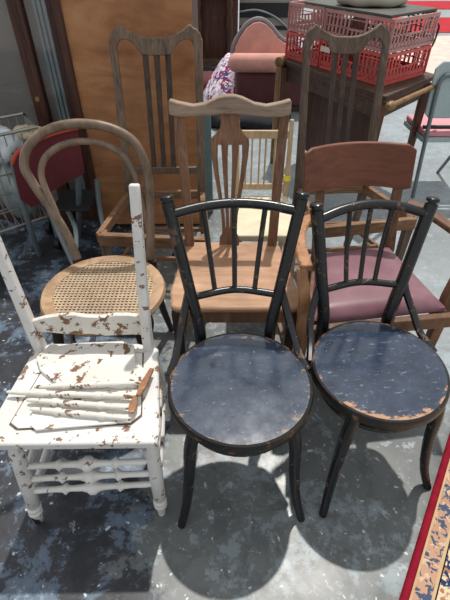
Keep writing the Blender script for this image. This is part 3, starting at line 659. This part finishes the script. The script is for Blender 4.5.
MB().box((-2.0, 2.49, 0), (-1.93, 2.545, 1.95)).build('stile', 'door_frame', t, bevel=.004)
MB().box((-.975, 2.51, 0), (-.86, 2.54, .1)).box((-1.93, 2.51, 0), (-1.045, 2.54, .1)).build('bottom_rail', 'door_frame', t, bevel=.002)
M['greyback'] = plain('grey_backing', S(146, 140, 134), .6, 0, .12, 3)
M['bluestrip'] = plain('blue_white_strip', S(150, 166, 174), .4, .1, .2, 9)
MB().box((-.975, 2.535, .1), (-.86, 2.54, 1.95)).box((-1.93, 2.535, .1), (-1.045, 2.54, 1.95)).build('backing_sheet', 'greyback', t)
for x in (-.925, -.902, -.878): MB().box((x-.0075, 2.522, .12), (x+.0075, 2.532, 1.2)).build('pale_strip', 'bluestrip', t)  # narrow pale blue strips standing behind the glass
MB().box((-.975, 2.512, .1), (-.86, 2.516, 1.95)).build('glass_pane', 'glass', t)
MB().box((-1.93, 2.512, .1), (-1.045, 2.516, 1.95)).build('glass_pane', 'glass', t)
MB().tube([(-1.01, 2.488, .75), (-1.01, 2.478, .75)], .012, 10).build('key_plate', 'ochre', t)

# ------------------------------------------------------------------ red folding chair, wire cart and its load, left
t = thing('folding_chair', 'red cloth folding chair with steel legs among the clutter at the left', 'chair', (-.88, 2.02, 0), absolute=True)
rb = MB(); rs = []
pl = [(-.995, 1.93, .44, .60), (-.965, 1.945, .385, .645), (-.92, 1.97, .40, .665), (-.86, 1.99, .45, .69), (-.78, 2.00, .49, .715), (-.70, 2.0, .53, .735), (-.68, 2.0, .545, .742)]
for i, (x, y, z0, z1) in enumerate(pl):
    bow = .012*math.sin(PI*i/6)
    rs.append([(x, y+bow, z0), (x+.005, y+bow, (z0+z1)/2-.01), (x, y+bow+.03, z1), (x, y+bow+.042, z1), (x+.005, y+bow+.014, (z0+z1)/2-.01), (x, y+bow+.012, z0)])
rb.rings(rs).build('backrest', 'redcloth', t, sharp=60)
MB().tube(spl([(x, y+.03+.012*math.sin(PI*i/6), z1+.006) for i, (x, y, z0, z1) in enumerate(pl)], 3), .010, 8).build('top_trim', 'redtrim', t)
for pts in ([(-1.00, 1.99, .62), (-1.03, 2.0, .3), (-1.08, 2.10, 0)], [(-.70, 2.03, .70), (-.76, 2.08, .4), (-.90, 2.28, 0)], [(-.99, 2.2, .40), (-.95, 2.1, .3), (-.80, 1.90, 0)], [(-.69, 2.2, .42), (-.69, 2.15, .25), (-.62, 1.95, 0)]):
    MB().tube(spl(pts, 4), .015, 10).build('leg', 'greymetal', t)
MB().box((-.92, 2.06, .30), (-.72, 2.30, .315)).build('seat', 'blackcloth', t, bevel=.006)
t = thing('wire_cart', 'grey wire basket cart at the far left edge holding plastic sheeting', 'cart', (-1.3, 2.15, 0), absolute=True)
rim_ = [Vector(p) for p in ((-1.27, 1.90, .70), (-.93, 2.19, .70), (-1.07, 2.40, .70), (-1.45, 2.12, .70))]
bot = [Vector((-1.18+(p.x+1.18)*.85, 2.15+(p.y-2.15)*.85, .22)) for p in rim_]
wr = MB(); wr.tube(rim_, .008, 6, closed=True); wr.tube(bot, .007, 6, closed=True)
for f in (.2, .4, .6, .8): wr.tube([a.lerp(b_, f) for a, b_ in zip(bot, rim_)], .004, 5, closed=True)
for i in range(4):
    for k in range(11):
        f = k/11; wr.tube([bot[i].lerp(bot[(i+1) % 4], f), rim_[i].lerp(rim_[(i+1) % 4], f)], .0024, 5)
for k in range(1, 10): wr.tube([bot[0].lerp(bot[1], k/10), bot[3].lerp(bot[2], k/10)], .0024, 5)
wr.build('basket', 'wire', t)
for x, y in ((-1.25, 1.94), (-.98, 2.17), (-1.09, 2.35), (-1.40, 2.12)):
    MB().tube([(x, y, .24), (x, y, .075)], .010, 8).build('leg', 'greymetal', t)
    w_ = MB().tube([(x-.012, y, .04), (x+.012, y, .04)], .04, 20).build('wheel', 'black', t)
def blob(c, r3, seed, amp=.12, seg=24, zmin=None):
    rnd = random.Random(seed); ph = [rnd.uniform(0, 6) for _ in range(6)]; mb = MB(); rs = []
    for i in range(1, 12):
        th = PI*i/12; row = []
        for j in range(seg):
            a = 2*PI*j/seg
            k = 1+amp*(math.sin(3*a+ph[0]+2*th)+.7*math.sin(5*a+ph[1]-3*th)+.5*math.sin(9*a+ph[2]+5*th))/2
            x = c[0]+r3[0]*k*math.sin(th)*math.cos(a); y = c[1]+r3[1]*k*math.sin(th)*math.sin(a); z = c[2]-r3[2]*k*math.cos(th)
            if zmin is not None: z = max(z, zmin)
            row.append((x, y, z))
        rs.append(row)
    return mb.rings(rs)
lone(blob((-1.10, 2.15, .385), (.10, .09, .15), 3, .14), 'plastic_bundle', 'silver', 'grey plastic-wrapped bundle low inside the wire cart', 'bundle', sharp=80)
lone(blob((-1.11, 2.15, .625), (.105, .09, .08), 5, .25), 'plastic_bag', 'bluebag', 'pale blue crumpled plastic bag on top of the wire cart load', 'bag', sharp=80)
lone(blob((-.99, 2.20, .66), (.085, .05, .04), 9, .3), 'torn_cardboard', 'cardboard', 'torn cream cardboard scrap caught on the cart rim above the red chair', 'cardboard', sharp=50)
lone(MB().tube(spl([(-.86, 2.02, .02), (-.83, 2.05, .10), (-.84, 2.12, .17), (-.89, 2.22, .19), (-.94, 2.32, .17)], 5), .013, 10), 'bent_tube', 'bluegrey', 'pale blue bent tube arching up from the floor left of the cane chair', 'tube')
# ------------------------------------------------------------------ clutter on the floor under the rear chairs
bg_ = MB(); bg_.tube(spl([(-.29, 2.02, .05), (-.20, 1.98, .055), (-.10, 2.0, .06), (.0, 2.05, .055)], 5), lerp_list([.02, .05, .055, .03], 16), 12)
lone(bg_, 'black_bag', 'blackcloth', 'black bag lying on the floor under the left slat-back chair frame', 'bag')
lone(blob((.16, 4.45, .05), (.50, .26, .12), 11, .2, zmin=.002), 'black_clothes', 'blackcloth', 'heap of black clothes on the floor before the pink armchair', 'clothes', sharp=80)
lone(MB().bar([(-.11, 2.62, 0), (-.115, 2.66, .62)], .062, .03), 'teal_board', 'teal', 'narrow teal painted board standing beside the plywood wardrobe', 'board', bevel=.002)

# ------------------------------------------------------------------ pink upholstered armchair far behind
t = thing('upholstered_chair', 'pink upholstered armchair with humped back and maroon body in the background', 'armchair', (.55, 5.0, 0), absolute=True)
bd = MB(); bd.rings([[(.11, y, z) for y, z in ((4.72, .05), (4.72, .40), (5.3, .40), (5.3, .05))], [(.11+.86, y, z) for y, z in ((4.72, .05), (4.72, .40), (5.3, .40), (5.3, .05))]])
bd.build('body', 'maroon', t, bevel=.05)
for x in (.2, .9):
    for y in (4.8, 5.2): MB().tube([(x, y, 0), (x, y, .07)], .02, 8).build('foot', 'black', t)
pr2 = [(-1, .44, .50), (-.95, .42, .58), (-.8, .41, .66), (-.6, .41, .735), (-.4, .41, .775), (-.2, .41, .785), (0, .41, .765), (.2, .41, .715), (.4, .41, .65), (.6, .41, .61), (.8, .41, .60), (.95, .42, .59), (1, .44, .55)]
MB().board([(.08+.32+x*.31, a, b_) for x, a, b_ in pr2], lambda x, z: 4.90+.15*(z-.4), .12).build('backrest', 'pinkvelvet', t, bevel=.02)
ptp = [(.08+.32+x*.32, 4.90+.15*(b_-.4)+.05, b_+.012) for x, a, b_ in pr2]
MB().tube(spl(ptp, 3), .028, 8).build('piping', 'piping', t)
MB().tube(spl([(.10, 4.82, .46), (.16, 4.76, .47), (.4, 4.73, .475), (.65, 4.75, .47), (.95, 4.8, .46)], 5), [.085]*21, 14).build('front_roll', 'pinkvelvet', t)

# ------------------------------------------------------------------ grey folding chair, right edge
t = thing('metal_folding_chair', 'grey tubular chair with pale blue-grey back panel and pink seat at the right edge', 'chair', (1.5, 3.0, 0), absolute=True)
bp = MB(); bp.prism([(1.27, .56), (1.30, .53), (1.66, .53), (1.69, .56), (1.69, .81), (1.65, .85), (1.31, .85), (1.27, .81)], 2.86, 2.878); bp.v = [Vector((p.x, p.z+.10*(p.y-.5), p.y)) for p in bp.v]
bp.build('backrest', 'bluegrey', t, bevel=.006)
MB().tube(spl([(1.335, 2.83, 0), (1.315, 2.85, .4), (1.305, 2.87, .70), (1.325, 2.875, .765), (1.37, 2.878, .78), (1.6, 2.878, .78), (1.655, 2.875, .765), (1.67, 2.87, .70), (1.675, 2.85, .4), (1.68, 2.83, 0)], 5), .0135, 10).build('tube_frame', 'greymetal', t)
MB().prism([(1.32, 2.90), (1.67, 2.90), (1.68, 3.25), (1.31, 3.25)], .40, .44).build('seat', 'pinkseat', t, bevel=.01)
MB().prism([(1.315, 2.895), (1.675, 2.895), (1.685, 3.255), (1.305, 3.255)], .365, .398).build('seat_frame', 'bluegrey', t, bevel=.004)
for x in (1.32, 1.67): MB().tube([(x, 3.25, 0), (x, 3.0, .385)], .012, 8).build('leg', 'greymetal', t)
MB().tube([(1.29, 2.885, .47), (1.69, 2.885, .47)], .013, 8).build('cross_tube', 'black', t)

# ------------------------------------------------------------------ patterned rug, lower right
pA, pB = Vector((.860, .955, 0)), Vector((.478, .380, 0)); d = (pA-pB).normalized(); n = Vector((d.y, -d.x, 0))
t = thing('oriental_rug', 'oriental rug with crimson edge and blue floral border at the lower right corner', 'rug', (.95, .6, 0), absolute=True)
s0, s1 = pB-d*.25, pA+d*.55
def strip(a, b_, z1, nm, mm):
    q = [s0+n*a, s0+n*b_, s1+n*b_, s1+n*a]; return MB().prism([(p.x, p.y) for p in q], .001, z1).build(nm, mm, t)
MB().tube([s0+n*.012+up*.012, s1+n*.012+up*.012], .012, 12).build('edge_binding', 'rug_red', t)
strip(.022, .030, .0125, 'border_line', 'rug_tan'); strip(.030, .075, .012, 'border', 'rug_peach'); strip(.075, .083, .0125, 'border_line', 'rug_tan'); strip(.083, .087, .0125, 'border_line', 'rug_black'); strip(.087, 1.1, .012, 'field', 'rug_cream')

# ------------------------------------------------------------------ far background: cabinet, textiles, mirror, rugs
t = thing('carved_cabinet', 'dark carved cabinet standing behind the plywood wardrobe', 'cabinet', (-.35, 6.75, 0), absolute=True)
MB().box((-.75, 6.75, .12), (.16, 7.2, 1.3)).build('carcass', 'door_frame', t, bevel=.01)
MB().box((.02, 6.72, .15), (.17, 6.76, 1.25)).build('side_panel', 'tableleg', t, bevel=.004)
MB().box((-.80, 6.62, .84), (.20, 7.2, .88)).build('shelf', 'darkwood', t, bevel=.006)
MB().box((-.80, 6.60, .06), (.20, 7.2, .14)).build('plinth', 'darkwood', t, bevel=.006)
for x in (-.35, .06): MB().lathe((x, 6.66, .12), (x, 6.66, .84), [(0, .03), (.1, .05), (.2, .028), (.5, .05), (.6, .055), (.8, .028), (.9, .05), (1, .03)], 12).build('turned_column', 'door_frame', t)
for x in (-.7, .1): MB().box((x-.04, 6.65, 0), (x+.04, 6.75, .06)).build('foot', 'door_frame', t)
pc = MB(); rs = []
for k, (f, z) in enumerate([(1, .002), (.97, .05), (.86, .12), (.66, .22), (.42, .33), (.2, .40), (.06, .43)]):
    rs.append([(.03+.02*(1-f)+.27*f*(1+.08*math.sin(5*a*2*PI/24+k*.3))*math.cos(2*PI*a/24), 5.35+.10*(1-f)+.34*f*math.sin(2*PI*a/24), z) for a in range(24)])
lone(pc.rings(rs), 'patterned_cloth', 'patterned', 'lilac and red patterned cloth draped to a peak left of the pink armchair', 'cloth', sharp=80)
lone(blob((-.24, 5.85, .02), (.27, .26, .13), 23, .08, zmin=.002), 'red_cushion', 'redcloth', 'red cushion lying before the dark carved cabinet', 'cushion', sharp=80)
lone(MB().tube(spl([(-.5, 6.35, .05), (-.25, 6.28, .05), (0, 6.3, .05), (.2, 6.4, .05)], 4), .05, 8), 'rolled_cloth', 'blackcloth', 'dark rolled cloth at the foot of the carved cabinet', 'cloth')
t = thing('standing_mirror', 'white framed glass panel standing behind the pink armchair', 'mirror', (.6, 7.2, 0), absolute=True)
fr = MB().box((.92, 7.2, .0), (1.02, 7.25, 1.3)).box((.2, 7.2, 1.2), (.92, 7.25, 1.3)).box((.2, 7.2, 0), (.92, 7.25, .08)).build('frame', 'greycloth', t)
MB().box((.2, 7.22, .08), (.92, 7.24, 1.2)).build('panel', 'greyback', t)
MB().box((.2, 7.205, .55), (.92, 7.219, .72)).box((.2, 7.205, .40), (.92, 7.219, .45)).build('dark_band', 'black', t)
MB().tube(spl([(.2, 7.19, .62), (.45, 7.19, .64), (.7, 7.19, .56), (.9, 7.19, .42)], 4), .015, 6).build('curved_tube', 'chrome', t)
far = [('striped_rug', 'far_red', (3.4, 13.2), (8.8, 15), 'deep red rug lying furthest back at the right'),
       ('striped_rug', 'far_red', (3.2, 9.7), (8.8, 11.7), 'red rug strip lying midway back at the right')]
for nm, mm, (x0, y0), (x1, y1), lb in far:
    lone(MB().prism([(x0, y0), (x1, y0), (x1, y1), (x0, y1)], .001, .012), nm, mm, lb, 'rug')
lone(MB().prism([(2.4, 6.4), (8, 6.4), (8, 9.3), (2.6, 9.3)], .001, .012), 'pale_rug', 'far_cream', 'pale cream and pink rug on the floor behind the crate table', 'rug')
